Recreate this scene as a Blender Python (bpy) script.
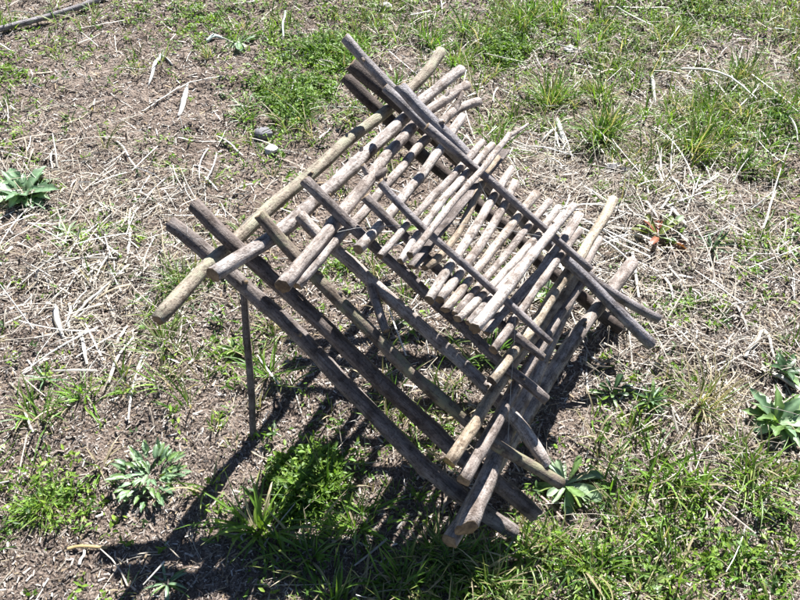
import bpy, math, random
import numpy as np
from mathutils import Vector, Matrix

scene = bpy.context.scene
for o in list(bpy.data.objects):
    bpy.data.objects.remove(o)
rad = math.radians
rng = np.random.default_rng(11)
random.seed(11)

# ------------------------------------------------------------------ camera
F = 808.0            # focal length in photo pixels (photo is 800 x 600)
H = 1.345            # camera height
cam = bpy.data.cameras.new('camera')
cam.sensor_width = 36.0
cam.lens = 36.0 * F / 800.0
cam.clip_start = 0.02
cam.clip_end = 500.0
cam_ob = bpy.data.objects.new('camera', cam)
scene.collection.objects.link(cam_ob)
cam_ob.location = (0, 0, H)
cam_ob.rotation_euler = (rad(45), 0, 0)
scene.camera = cam_ob

# ------------------------------------------------------------------ sky, sun, exposure
SUN_EL, SUN_AZ = rad(48.5), rad(20)     # azimuth clockwise from +Y
world = bpy.data.worlds.new('World')
scene.world = world
world.use_nodes = True
wn = world.node_tree
sky = wn.nodes.new('ShaderNodeTexSky')
sky.sky_type = 'NISHITA'
sky.sun_disc = False
sky.sun_elevation = SUN_EL
sky.sun_rotation = SUN_AZ
sky.altitude = 1500
sky.air_density = 0.7
sky.dust_density = 0.3
wn.links.new(sky.outputs[0], wn.nodes['Background'].inputs[0])
wn.nodes['Background'].inputs[1].default_value = 0.05
sun = bpy.data.lights.new('sun', 'SUN')
sun.energy = 5.0
sun.angle = rad(0.53)
sun.color = (1.0, 0.985, 0.97)
sun_ob = bpy.data.objects.new('sun', sun)
scene.collection.objects.link(sun_ob)
s_dir = Vector((math.sin(SUN_AZ) * math.cos(SUN_EL), math.cos(SUN_AZ) * math.cos(SUN_EL), math.sin(SUN_EL)))
sun_ob.rotation_euler = (-s_dir).to_track_quat('-Z', 'Y').to_euler()
sun_ob.location = s_dir * 20
scene.view_settings.view_transform = 'Standard'
scene.view_settings.look = 'None'
scene.view_settings.gamma = 1.0
scene.view_settings.use_curve_mapping = False
scene.view_settings.exposure = 1.6
scene.render.engine = 'CYCLES'
scene.cycles.use_denoising = True
scene.cycles.max_bounces = 6

# ------------------------------------------------------------------ pixel <-> place
C45 = math.sqrt(0.5)
UP = np.array([0, -C45, -C45])
FW = np.array([0, -C45, C45])
RT = np.array([1.0, 0, 0])

def to_world(v):
    v = np.asarray(v, float)
    return np.stack([v @ RT, v @ FW, v @ UP + H], -1)

def ray(px, py):
    return np.array([(px - 400) / F, (py - 300) / F, 1.0])

def on_ground(px, py):
    d = ray(px, py)
    return to_world(d * (-H / (d @ UP)))

def scale_at(px, py):                      # metres per photo pixel on the ground there
    d = ray(px, py)
    return (-H / (d @ UP)) / F

def to_pixel(x, y):
    # ground points (arrays) to photo pixels
    vz = y * C45 + H * C45
    vy = -y * C45 + H * C45
    vz = np.maximum(vz, 0.05)
    return 400 + F * x / vz, 300 + F * vy / vz

# ------------------------------------------------------------------ value noise
TAB = np.random.default_rng(5).random((256, 256))

def vn(x, y, s, off=0):
    x = np.asarray(x) * s + 37.3 * off + 1000.0
    y = np.asarray(y) * s + 17.7 * off + 1000.0
    xi = np.floor(x).astype(int); yi = np.floor(y).astype(int)
    fx = x - xi; fy = y - yi
    fx = fx * fx * (3 - 2 * fx); fy = fy * fy * (3 - 2 * fy)
    a = TAB[xi % 256, yi % 256]; b = TAB[(xi + 1) % 256, yi % 256]
    c = TAB[xi % 256, (yi + 1) % 256]; d = TAB[(xi + 1) % 256, (yi + 1) % 256]
    return (a * (1 - fx) + b * fx) * (1 - fy) + (c * (1 - fx) + d * fx) * fy

def height(x, y):
    h = (0.022 * (vn(x, y, 2.0, 1) - .5) + 0.020 * (vn(x, y, 7.0, 2) - .5)
         + 0.012 * (vn(x, y, 21.0, 3) - .5) + 0.008 * (vn(x, y, 48.0, 4) - .5))
    return h - 0.004

# ------------------------------------------------------------------ materials
def new_mat(name):
    m = bpy.data.materials.new(name)
    m.use_nodes = True
    nt = m.node_tree
    return m, nt, nt.nodes['Principled BSDF'], nt.nodes['Material Output']

def nd(nt, kind, **kw):
    n = nt.nodes.new(kind)
    for k, v in kw.items():
        setattr(n, k, v)
    return n

def ramp(nt, stops):
    r = nt.nodes.new('ShaderNodeValToRGB')
    while len(r.color_ramp.elements) < len(stops):
        r.color_ramp.elements.new(0.5)
    for e, (p, c) in zip(r.color_ramp.elements, stops):
        e.position = p
        e.color = (*c, 1) if len(c) == 3 else c
    return r

def noise(nt, scale, detail=6, rough=.6, vec=None):
    n = nt.nodes.new('ShaderNodeTexNoise')
    n.inputs['Scale'].default_value = scale
    n.inputs['Detail'].default_value = detail
    n.inputs['Roughness'].default_value = rough
    if vec is not None:
        nt.links.new(vec, n.inputs['Vector'])
    return n

def mixc(nt, a, b, fac, mode='MIX'):
    m = nt.nodes.new('ShaderNodeMix')
    m.data_type = 'RGBA'; m.blend_type = mode
    for s, v in ((m.inputs[6], a), (m.inputs[7], b), (m.inputs[0], fac)):
        if hasattr(v, 'links'):
            nt.links.new(v, s)
        elif isinstance(v, (int, float)):
            s.default_value = v
        else:
            s.default_value = (*v, 1)
    return m.outputs[2]

def soil_material():
    m, nt, b, out = new_mat('soil')
    geo = nd(nt, 'ShaderNodeNewGeometry')
    p = geo.outputs['Position']
    n1 = noise(nt, 3.0, 5, .6, p); n2 = noise(nt, 60.0, 8, .75, p); n3 = noise(nt, 260.0, 4, .7, p)
    r1 = ramp(nt, [(.30, (.075, .058, .05)), (.5, (.18, .148, .124)), (.68, (.31, .27, .238))])
    nt.links.new(n2.outputs[0], r1.inputs[0])
    r2 = ramp(nt, [(.35, (.72, .66, .62)), (.65, (1.12, 1.08, 1.05))])
    nt.links.new(n1.outputs[0], r2.inputs[0])
    c = mixc(nt, r1.outputs[0], r2.outputs[0], 1.0, 'MULTIPLY')
    vo = nd(nt, 'ShaderNodeTexVoronoi'); vo.inputs['Scale'].default_value = 150.0
    nt.links.new(p, vo.inputs['Vector'])
    r3 = ramp(nt, [(.36, (.35, .31, .28)), (.5, (1, 1, 1)), (.66, (1.5, 1.46, 1.4))])
    nt.links.new(n3.outputs[0], r3.inputs[0])
    c = mixc(nt, c, r3.outputs[0], .85, 'MULTIPLY')
    nt.links.new(c, b.inputs['Base Color'])
    b.inputs['Roughness'].default_value = .92
    b.inputs['Specular IOR Level'].default_value = .2
    bp = nd(nt, 'ShaderNodeBump'); bp.inputs['Strength'].default_value = .9; bp.inputs['Distance'].default_value = .006
    ad = nd(nt, 'ShaderNodeMath', operation='ADD')
    nt.links.new(n2.outputs[0], ad.inputs[0]); nt.links.new(vo.outputs['Distance'], ad.inputs[1])
    nt.links.new(ad.outputs[0], bp.inputs['Height']); nt.links.new(bp.outputs[0], b.inputs['Normal'])
    return m

def attr_material(name, rough=.5, spec=.4, transl=.0, tcol=None, var=.25, vscale=80, coat=0):
    """colour from the mesh's own 'col' attribute with a little mottling; leaves let light through"""
    m, nt, b, out = new_mat(name)
    a = nd(nt, 'ShaderNodeAttribute', attribute_name='col')
    geo = nd(nt, 'ShaderNodeNewGeometry')
    n = noise(nt, vscale, 4, .6, geo.outputs['Position'])
    r = ramp(nt, [(.3, (1 - var,) * 3), (.7, (1 + var,) * 3)])
    nt.links.new(n.outputs[0], r.inputs[0])
    c = mixc(nt, a.outputs['Color'], r.outputs[0], 1.0, 'MULTIPLY')
    nt.links.new(c, b.inputs['Base Color'])
    b.inputs['Roughness'].default_value = rough
    b.inputs['Specular IOR Level'].default_value = spec
    if transl:
        t = nd(nt, 'ShaderNodeBsdfTranslucent')
        tc = mixc(nt, c, tcol or (1, 1, 1), 1.0, 'MULTIPLY')
        nt.links.new(tc, t.inputs['Color'])
        mx = nd(nt, 'ShaderNodeMixShader'); mx.inputs[0].default_value = transl
        nt.links.new(b.outputs[0], mx.inputs[1]); nt.links.new(t.outputs[0], mx.inputs[2])
        nt.links.new(mx.outputs[0], out.inputs['Surface'])
    return m

def bark_material(name, dark, mid, light, lichen=None, lich_amt=.5, rough=.8):
    m, nt, b, out = new_mat(name)
    tc = nd(nt, 'ShaderNodeTexCoord'); oi = nd(nt, 'ShaderNodeObjectInfo')
    mp = nd(nt, 'ShaderNodeMapping'); mp.inputs['Scale'].default_value = (1, 1, 1)
    nt.links.new(tc.outputs['UV'], mp.inputs['Vector'])
    sc = nd(nt, 'ShaderNodeVectorMath', operation='ADD')
    cmb = nd(nt, 'ShaderNodeCombineXYZ')
    ml = nd(nt, 'ShaderNodeMath', operation='MULTIPLY'); ml.inputs[1].default_value = 37.0
    nt.links.new(oi.outputs['Random'], ml.inputs[0]); nt.links.new(ml.outputs[0], cmb.inputs[2])
    nt.links.new(mp.outputs[0], sc.inputs[0]); nt.links.new(cmb.outputs[0], sc.inputs[1])
    st = nd(nt, 'ShaderNodeMapping'); st.inputs['Scale'].default_value = (22, 120, 1)   # u along, v around (metres)
    nt.links.new(sc.outputs[0], st.inputs['Vector'])
    n1 = noise(nt, 1.0, 7, .68, st.outputs[0])
    bl = noise(nt, 34.0, 5, .65, sc.outputs[0])
    fine = noise(nt, 230.0, 4, .7, sc.outputs[0])
    r1 = ramp(nt, [(.28, dark), (.48, mid), (.7, light)])
    nt.links.new(n1.outputs[0], r1.inputs[0])
    r2 = ramp(nt, [(.36, (.42, .37, .33)), (.5, (1, 1, 1)), (.66, (1.2, 1.18, 1.15))])
    nt.links.new(bl.outputs[0], r2.inputs[0])
    c = mixc(nt, r1.outputs[0], r2.outputs[0], .85, 'MULTIPLY')
    r4 = ramp(nt, [(.36, (.3, .25, .22)), (.47, (1, 1, 1))])
    nt.links.new(fine.outputs[0], r4.inputs[0])
    c = mixc(nt, c, r4.outputs[0], .7, 'MULTIPLY')
    if lichen:
        ln = noise(nt, 26.0, 6, .7, sc.outputs[0])
        lr = ramp(nt, [(.5 - .12 * lich_amt, (0, 0, 0)), (.62 - .12 * lich_amt, (1, 1, 1))])
        nt.links.new(ln.outputs[0], lr.inputs[0])
        c = mixc(nt, c, lichen, lr.outputs[0])
    # drying cracks along the grain
    ck = nd(nt, 'ShaderNodeMapping'); ck.inputs['Scale'].default_value = (9, 150, 1)
    nt.links.new(sc.outputs[0], ck.inputs['Vector'])
    n6 = noise(nt, 1.0, 3, .55, ck.outputs[0])
    cr_ = ramp(nt, [(.485, (1, 1, 1)), (.5, (.22, .18, .15)), (.515, (1, 1, 1))])
    nt.links.new(n6.outputs[0], cr_.inputs[0])
    c = mixc(nt, c, cr_.outputs[0], .75, 'MULTIPLY')
    # each stick a little different in tone
    hr = ramp(nt, [(0, (.74, .69, .66)), (.5, (1, .96, .92)), (1, (1.10, 1.10, 1.10))])
    nt.links.new(oi.outputs['Random'], hr.inputs[0])
    c = mixc(nt, c, hr.outputs[0], 1.0, 'MULTIPLY')
    nt.links.new(c, b.inputs['Base Color'])
    b.inputs['Roughness'].default_value = rough
    b.inputs['Specular IOR Level'].default_value = .3
    bp = nd(nt, 'ShaderNodeBump'); bp.inputs['Strength'].default_value = .8; bp.inputs['Distance'].default_value = .003
    ad = nd(nt, 'ShaderNodeMath', operation='ADD')
    nt.links.new(n1.outputs[0], ad.inputs[0]); nt.links.new(fine.outputs[0], ad.inputs[1])
    nt.links.new(ad.outputs[0], bp.inputs['Height']); nt.links.new(bp.outputs[0], b.inputs['Normal'])
    return m

def cut_material(name, a, c2):
    m, nt, b, out = new_mat(name)
    tc = nd(nt, 'ShaderNodeTexCoord')
    n = noise(nt, 160.0, 5, .7, tc.outputs['Object'])
    r = ramp(nt, [(.3, a), (.7, c2)])
    nt.links.new(n.outputs[0], r.inputs[0])
    sp = nd(nt, 'ShaderNodeSeparateXYZ'); nt.links.new(tc.outputs['UV'], sp.inputs[0])
    m1 = nd(nt, 'ShaderNodeMath', operation='MULTIPLY'); m1.inputs[1].default_value = 3400.0
    nt.links.new(sp.outputs[0], m1.inputs[0])
    m2 = nd(nt, 'ShaderNodeMath', operation='SINE'); nt.links.new(m1.outputs[0], m2.inputs[0])
    rg = ramp(nt, [(.0, (.62, .56, .5)), (.8, (1, 1, 1))]); nt.links.new(m2.outputs[0], rg.inputs[0])
    n5 = noise(nt, 45.0, 3, .6, tc.outputs['Object'])
    rs = ramp(nt, [(.38, (.3, .27, .25)), (.6, (1, 1, 1))]); nt.links.new(n5.outputs[0], rs.inputs[0])
    cc = mixc(nt, mixc(nt, r.outputs[0], rg.outputs[0], .8, 'MULTIPLY'), rs.outputs[0], .8, 'MULTIPLY')
    nt.links.new(cc, b.inputs['Base Color'])
    b.inputs['Roughness'].default_value = .85
    bp = nd(nt, 'ShaderNodeBump'); bp.inputs['Strength'].default_value = .6; bp.inputs['Distance'].default_value = .002
    nt.links.new(n.outputs[0], bp.inputs['Height']); nt.links.new(bp.outputs[0], b.inputs['Normal'])
    return m

def plain_material(name, col, rough=.6, var=.2, scale=60):
    m, nt, b, out = new_mat(name)
    tc = nd(nt, 'ShaderNodeTexCoord')
    n = noise(nt, scale, 6, .65, tc.outputs['Object'])
    r = ramp(nt, [(.3, tuple(x * (1 - var) for x in col)), (.7, tuple(min(1, x * (1 + var)) for x in col))])
    nt.links.new(n.outputs[0], r.inputs[0]); nt.links.new(r.outputs[0], b.inputs['Base Color'])
    b.inputs['Roughness'].default_value = rough
    bp = nd(nt, 'ShaderNodeBump'); bp.inputs['Strength'].default_value = .5; bp.inputs['Distance'].default_value = .003
    nt.links.new(n.outputs[0], bp.inputs['Height']); nt.links.new(bp.outputs[0], b.inputs['Normal'])
    return m

M_SOIL = soil_material()
M_GRASS = attr_material('grass', .42, .45, .32, (1.25, 1.3, .6), .2)
M_HERB = attr_material('herb_leaf', .5, .35, .35, (1.2, 1.3, .55), .25, 120)
M_LEAF = attr_material('broad_leaf', .38, .5, .22, (1.1, 1.3, .6), .28, 70)
M_STRAW = attr_material('straw', .55, .35, .12, (1, .95, .8), .25, 90)
M_CHIP = attr_material('litter', .85, .2, 0, None, .3, 140)
BARK = dict(
    grey=bark_material('bark_grey', (.125, .10, .087), (.32, .283, .26), (.53, .495, .465)),
    brown=bark_material('bark_brown', (.065, .053, .047), (.155, .131, .12), (.28, .25, .235)),
    lichen=bark_material('bark_lichen', (.12, .10, .075), (.26, .225, .18), (.38, .34, .28), (.31, .305, .225), .25),
    green=bark_material('bark_green', (.07, .055, .042), (.16, .132, .108), (.26, .225, .185), (.23, .225, .145), .1),
    tan=bark_material('bark_tan', (.19, .145, .10), (.38, .32, .24), (.54, .475, .385)),
    dark=bark_material('bark_dark', (.03, .023, .02), (.07, .054, .046), (.13, .104, .09)),
    warm=bark_material('bark_warm', (.18, .135, .105), (.40, .345, .295), (.57, .52, .465)),
    smooth=bark_material('bark_smooth', (.10, .087, .09), (.19, .175, .18), (.31, .295, .305), None, .5, .42),
    pale=bark_material('bark_pale', (.21, .175, .152), (.44, .40, .37), (.63, .60, .57)))
M_CUT = cut_material('cut_wood', (.20, .14, .085), (.42, .32, .2))
M_CUT_OLD = cut_material('cut_wood_old', (.06, .045, .035), (.2, .15, .11))
M_CUT_YEL = cut_material('cut_wood_yellow', (.30, .2, .06), (.55, .42, .18))
M_STRING = plain_material('string', (.45, .45, .43), .5)
M_STONE = plain_material('stone', (.17, .165, .175), .8, .35, 40)
M_STONE_W = plain_material('pale_stone', (.45, .43, .40), .8, .25, 40)
M_POLE = plain_material('weathered_pole', (.17, .145, .125), .7, .35, 25)

# ------------------------------------------------------------------ scene helpers
COL = scene.collection

def tag(o, label=None, cat=None, group=None, kind=None):
    if label: o['label'] = label
    if cat: o['category'] = cat
    if group: o['group'] = group
    if kind: o['kind'] = kind
    return o

def empty(name, loc):
    o = bpy.data.objects.new(name, None)
    o.empty_display_size = .05
    o.location = loc
    COL.objects.link(o)
    return o

def mesh_np(name, V, quads=None, tris=None, col=None, uv=None, mat_idx=None, smooth=True):
    me = bpy.data.meshes.new(name)
    V = np.ascontiguousarray(V, np.float32).reshape(-1, 3)
    q = np.zeros((0, 4), np.int32) if quads is None else np.asarray(quads, np.int32).reshape(-1, 4)
    t = np.zeros((0, 3), np.int32) if tris is None else np.asarray(tris, np.int32).reshape(-1, 3)
    nq, ntr = len(q), len(t)
    me.vertices.add(len(V)); me.vertices.foreach_set('co', V.ravel())
    loops = np.concatenate([q.ravel(), t.ravel()])
    me.loops.add(len(loops)); me.loops.foreach_set('vertex_index', loops)
    st = np.concatenate([np.arange(nq) * 4, nq * 4 + np.arange(ntr) * 3]).astype(np.int32)
    me.polygons.add(nq + ntr)
    me.polygons.foreach_set('loop_start', st)
    if mat_idx is not None:
        me.polygons.foreach_set('material_index', np.asarray(mat_idx, np.int32))
    me.polygons.foreach_set('use_smooth', np.full(nq + ntr, smooth, bool))
    me.update(calc_edges=True)
    if col is not None:
        a = me.color_attributes.new('col', 'FLOAT_COLOR', 'POINT')
        c4 = np.ones((len(V), 4), np.float32); c4[:, :3] = np.asarray(col).reshape(-1, 3)
        a.data.foreach_set('color', c4.ravel())
    if uv is not None:
        l = me.uv_layers.new(name='UVMap')
        l.data.foreach_set('uv', np.asarray(uv, np.float32)[loops].ravel())
    me.validate()
    return me

def obj(name, me, mats, parent=None, loc=(0, 0, 0)):
    for m in (mats if isinstance(mats, (list, tuple)) else [mats]):
        me.materials.append(m)
    o = bpy.data.objects.new(name, me)
    COL.objects.link(o)
    o.location = loc
    if parent is not None:
        o.parent = parent
    return o

# ================================================================== GROUND
def axis(lo, hi, step, far, n=26):
    mid = np.arange(lo, hi + step / 2, step)
    g = np.geomspace(step, far, n)
    return np.concatenate([(lo - np.cumsum(g))[::-1], mid, hi + np.cumsum(g)])

gx = axis(-2.2, 2.2, .011, 18)
gy = axis(.25, 3.7, .011, 18)
XX, YY = np.meshgrid(gx, gy, indexing='ij')
ZZ = height(XX, YY)
nx, ny = XX.shape
I = np.arange(nx * ny).reshape(nx, ny)
Q = np.stack([I[:-1, :-1], I[1:, :-1], I[1:, 1:], I[:-1, 1:]], -1)
ground = obj('ground', mesh_np('ground', np.stack([XX, YY, ZZ], -1), Q), M_SOIL)
tag(ground, 'brown crumbly bare soil under the weeds and straw', 'ground', kind='structure')

# ================================================================== THE TRAP
R_TRAP = np.array([[0.73642263, 0.50466165, 0.45055336],
                   [0.67318009, -0.61274471, -0.41397160],
                   [0.06715860, 0.60816161, -0.79096724]])      # columns: along rails, along cross sticks, up through the pyramid
C_TRAP = np.array([0.04485357, -0.01461991, 1.62])
LEVEL = [.017, .047, .077, .108, .136, .162, .186, .207, .227, .246, .264, .283]   # axis height of every layer above the base

def on_layer(px, py, w):
    d = ray(px, py); n = R_TRAP[:, 2]
    t = (n @ C_TRAP + w) / (n @ d)
    return t * d

def smooth_axis(P, deg, n):
    s = np.concatenate([[0], np.cumsum(np.linalg.norm(np.diff(P, axis=0), axis=1))])
    s = s / s[-1]
    t = np.linspace(0, 1, n)
    deg = min(deg, len(P) - 1)
    wts = np.ones(len(P)); wts[0] = wts[-1] = 2.5
    return np.stack([np.polyval(np.polyfit(s, P[:, k], deg, w=wts), t) for k in range(3)], 1)

def tube(P, r, seed, sides=12, rough=.1, cut=(0.15, 0.15), flat=None, knots=4, hollow=(False, False)):
    """bark-covered stick: rings along the axis, uneven girth, knots, sawn or broken ends (material slot 1)"""
    g = np.random.default_rng(seed)
    n = len(P)
    T = np.gradient(P, axis=0); T /= np.linalg.norm(T, axis=1)[:, None]
    ref = np.array([0, 0, 1.0]) if abs(T[n // 2, 2]) < .8 else np.array([1.0, 0, 0])
    A = np.cross(T, ref); A /= np.linalg.norm(A, axis=1)[:, None]
    B = np.cross(A, T)
    s = np.concatenate([[0], np.cumsum(np.linalg.norm(np.diff(P, axis=0), axis=1))])
    th = np.linspace(0, 2 * np.pi, sides, endpoint=False)
    rr = np.broadcast_to(np.asarray(r, float), (n,)).copy()
    rr *= 1 + .5 * rough * (vn(s, s * 0 + seed, 28.0, seed % 7) - .5) * 2
    knot = 0.0
    for k in range(knots):
        c = g.uniform(.08, .92) * s[-1]; kt = g.uniform(0, 6.28)
        dth = np.angle(np.exp(1j * (th - kt)))
        knot = knot + g.uniform(.12, .34) * np.exp(-((s - c) / .012) ** 2)[:, None] * np.exp(-(dth / .75) ** 2)[None]
    lump = rough * 1.1 * (vn(s[:, None] * 30 + 0 * th, np.cos(th)[None] * 1.2 + seed + 0 * s[:, None], 1.0, seed % 5)
                    + vn(s[:, None] * 30 + 0 * th, np.sin(th)[None] * 1.2 + seed * 2 + 0 * s[:, None], 1.0, seed % 3) - 1)
    rad_ = rr[:, None] * (1 + lump + knot)
    ca, sa = np.cos(th), np.sin(th)
    if flat:
        sa = np.where(sa > 0, sa * flat, sa)
    off = ca[None, :, None] * A[:, None] * rad_[..., None] + sa[None, :, None] * B[:, None] * rad_[..., None]
    V = P[:, None] + off
    for e, (i, sg) in enumerate(((0, -1), (-1, 1))):
        ph = g.uniform(0, 6.28)
        V[i] += T[i][None] * (rr[i] * (cut[e] * np.cos(th - ph) + .13 * g.standard_normal(sides)))[:, None]
    Vl = V.reshape(-1, 3)
    idx = np.arange(n * sides).reshape(n, sides)
    nxt = np.roll(idx, -1, axis=1)
    quads = np.stack([idx[:-1], nxt[:-1], nxt[1:], idx[1:]], -1).reshape(-1, 4)
    uvs = np.stack([np.broadcast_to(s[:, None], (n, sides)), np.broadcast_to((np.abs(th - np.pi) * rr.mean())[None], (n, sides))], -1).reshape(-1, 2)
    verts = [Vl]; uv = [uvs]; tris = []; extra = n * sides; cq = []
    for e, i in enumerate((0, n - 1)):
        ring = idx[i]
        sg = -1 if e == 0 else 1
        ctr = V[i].mean(0)
        inner = ctr + (V[i] - ctr) * .84 + T[i] * sg * .0012
        dep = -rr[i] * .5 if hollow[e] else .0004
        ctr2 = ctr + T[i] * sg * (.0012 + dep)
        verts += [inner, ctr2[None]]; uv += [np.concatenate([np.full((sides, 2), rr[i] * .84), np.zeros((1, 2))])]
        ii = extra + np.arange(sides); cc = extra + sides; extra += sides + 1
        a, b2 = ring, np.roll(ring, -1); c, d2 = ii, np.roll(ii, -1)
        qd = np.stack([a, c, d2, b2] if e == 0 else [a, b2, d2, c], -1)
        cq.append(qd)
        tt = np.stack([c, np.full(sides, cc), d2] if e == 0 else [c, d2, np.full(sides, cc)], -1)
        tris.append(tt)
    quads = np.concatenate([quads] + cq); tris = np.concatenate(tris)
    mi = np.concatenate([np.zeros((n - 1) * sides), np.ones(2 * sides), np.ones(len(tris))])
    return np.concatenate(verts), quads, tris, np.concatenate(uv), mi

trap_base = on_ground(600, 440); trap_base[2] = 0
trap = empty('stick_trap', trap_base)
tag(trap, 'tilted pyramid cage trap of stacked crosswise bark-covered sticks, one side raised', 'animal trap')

def add_stick(P3, rpx, mat, seed, cutm=None, parent=trap, name='stick', taper=0.0, deg=3, label=None, **kw):
    n = max(8, int(np.linalg.norm(P3[-1] - P3[0]) / .022))
    P = smooth_axis(P3, deg, n)
    g = np.random.default_rng(seed)
    s = np.linspace(0, 1, n)
    amp = min(1.0, (np.linalg.norm(P3[-1] - P3[0]) / .62) ** 2)
    for k in range(3):                                   # natural slight waviness
        P[:, k] += amp * .0024 * np.sin(s * g.uniform(5, 11) + g.uniform(0, 6)) + amp * .0013 * np.sin(s * g.uniform(18, 30) + g.uniform(0, 6))
    r = rpx * (1 + (taper + g.uniform(-.16, .16)) * (s - .5))
    V, q, t, uv, mi = tube(P, r, seed, **kw)
    c = V.mean(0)
    me = mesh_np(name, V - c, q, t, uv=uv, mat_idx=mi)
    pl = np.array(parent.location) if parent is trap else np.array(parent.location) + np.array(trap.location)
    o = obj(name, me, [BARK[mat], cutm or M_CUT], parent, c - pl)
    if label: o['label'] = label
    return o

# axis points of every stick in photo pixels, layer by layer (layer number = order of stacking), thickness in pixels
STICKS = [
    ('N1', 0, [(171, 224), (240, 280), (300, 338), (370, 412), (430, 468), (514, 535)], 17, 'brown', {}),
    ('F1', 0, [(346, 78), (374, 106), (620, 328)], 14, 'dark', {}),
    ('L1', 1, [(158, 322), (212, 260), (280, 202), (344, 145), (442, 51)], 14, 'lichen', dict(taper=-.15)),
    ('R1', 1, [(449, 542), (578, 336), (631, 262)], 16, 'grey', {}),
    ('N2', 2, [(194, 202), (240, 242), (290, 302), (360, 362), (410, 408), (534, 514)], 17, 'brown', {}),
    ('F2', 2, [(352, 66), (410, 116), (625, 318)], 15, 'dark', {}),
    ('L2', 3, [(212, 277), (265, 245), (315, 200), (381, 140), (462, 70)], 14.5, 'grey', dict(taper=-.3)),
    ('R2', 3, [(467, 528), (494, 466), (550, 340), (600, 238)], 15, 'pale', dict(taper=-.45, cut=(.7, .2))),
    ('N3', 4, [(260, 214), (292, 250), (350, 313), (420, 382), (466, 418), (560, 484)], 13.5, 'green', {}),
    ('N4', 4, [(301, 216), (342, 257), (410, 316), (488, 388), (545, 466)], 14, 'grey', {}),
    ('F3', 4, [(345, 38), (370, 66), (396, 90), (610, 292), (658, 319)], 11, 'smooth', {}),
    ('L3', 5, [(282, 287), (325, 234), (368, 180), (410, 130), (466, 86)], 13, 'grey', dict(taper=-.1)),
    ('L4', 5, [(298, 285), (343, 234), (386, 182), (424, 144), (456, 110), (480, 100)], 10, 'grey', dict(taper=-.1)),
    ('R3', 5, [(463, 480), (498, 418), (590, 270)], 13.5, 'grey', {}),
    ('R4', 5, [(449, 462), (484, 404), (502, 384), (575, 280)], 13, 'tan', dict(cutm=M_CUT_YEL, knots=4)),
    ('N5', 6, [(306, 182), (362, 235), (427, 295), (470, 332), (512, 372), (546, 400)], 12, 'brown', dict(taper=-.1)),
    ('F4', 6, [(386, 88), (596, 282)], 11, 'smooth', {}),
    ('L5', 7, [(357, 250), (390, 210), (438, 156), (463, 116)], 10.5, 'pale', {}),
    ('R5', 7, [(492, 380), (524, 338), (564, 280), (594, 232), (614, 200)], 11.5, 'tan', dict(cutm=M_CUT_OLD, hollow=(True, False))),
    ('N6', 8, [(366, 197), (405, 240), (517, 335), (543, 358)], 10, 'brown', {}),
    ('F5', 8, [(400, 85), (434, 124), (570, 262), (653, 346)], 12.5, 'smooth', {}),
    ('L6', 9, [(380, 256), (414, 210), (454, 176), (483, 142)], 8, 'grey', {}),
    ('L7', 9, [(400, 261), (426, 222), (460, 181), (493, 145)], 8.5, 'pale', {}),
    ('L9', 9, [(412, 266), (434, 234), (476, 180), (505, 150)], 11, 'brown', dict(flat=.25)),
    ('M1', 9, [(425, 268), (452, 244), (462, 222), (480, 189), (498, 158)], 9, 'tan', {}),
    ('M2', 9, [(429, 300), (443, 270), (460, 254), (490, 206), (511, 169)], 10.5, 'pale', {}),
    ('M3', 9, [(440, 300), (453, 278), (470, 260), (502, 212), (516, 182)], 10, 'pale', {}),
    ('M4', 9, [(445, 310), (462, 284), (480, 268), (514, 224), (536, 193)], 10, 'warm', dict(cut=(.5, .2))),
    ('M5', 9, [(455, 314), (468, 294), (488, 278), (521, 236), (550, 201)], 8.5, 'grey', {}),
    ('M6', 9, [(457, 319), (476, 298), (496, 284), (534, 240), (558, 207)], 9, 'pale', {}),
    ('M7', 9, [(468, 323), (484, 304), (520, 264), (562, 215)], 8.5, 'grey', {}),
    ('M8', 9, [(486, 331), (550, 258), (580, 214)], 11, 'grey', dict(flat=.25)),
    ('M9', 9, [(494, 350), (515, 318), (542, 280), (580, 230)], 10, 'grey', {}),
    ('N7', 10, [(380, 182), (412, 216), (432, 237), (480, 278), (512, 307), (550, 342)], 8.5, 'smooth', {}),
    ('F7', 10, [(427, 127), (480, 172), (590, 270)], 8.5, 'smooth', {}),
    ('L8', 11, [(410, 256), (442, 212), (468, 180), (510, 135)], 7.5, 'pale', {}),
    ('T1', 11, [(474, 328), (504, 294), (540, 254), (573, 205)], 11.5, 'pale', dict(taper=-.25)),
]
LIFT = dict(R5=[.021, .004, 0, 0, 0], R4=[.022, .013, .006, 0])
made = {}
for k, (key, lev, pts, th, mat, kw) in enumerate(STICKS):
    rise = LIFT.get(key, [0] * len(pts))                    # a few ends ride up a little
    v = np.array([on_layer(px, py, LEVEL[lev] + dw) for (px, py), dw in zip(pts, rise)])
    P3 = to_world(v)
    r = th * v[:, 2].mean() / F / 2 * (.93 if key[0] == 'M' or key in ('T1', 'L8', 'L7', 'L6') else .95)
    deg = 2 if key[0] == 'M' and key != 'M1' else 3 if len(pts) > 4 else (1 if key in ('L8', 'L6', 'T1', 'M8', 'L9') else 2)
    if key in ('N4', 'L4'): deg = 4
    made[key] = (add_stick(P3, r, mat, 100 + k, deg=deg, **kw), P3, r)
made['R4'][0]['label'] = 'yellowish stick with a fresh pale cut end'
made['R5'][0]['label'] = 'yellow-tan stick with a dark hollow end'
made['N3'][0]['label'] = 'greenish lichen-covered rail'
made['L1'][0]['label'] = 'lichen-spotted stick sticking out furthest at the raised corner'

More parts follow.
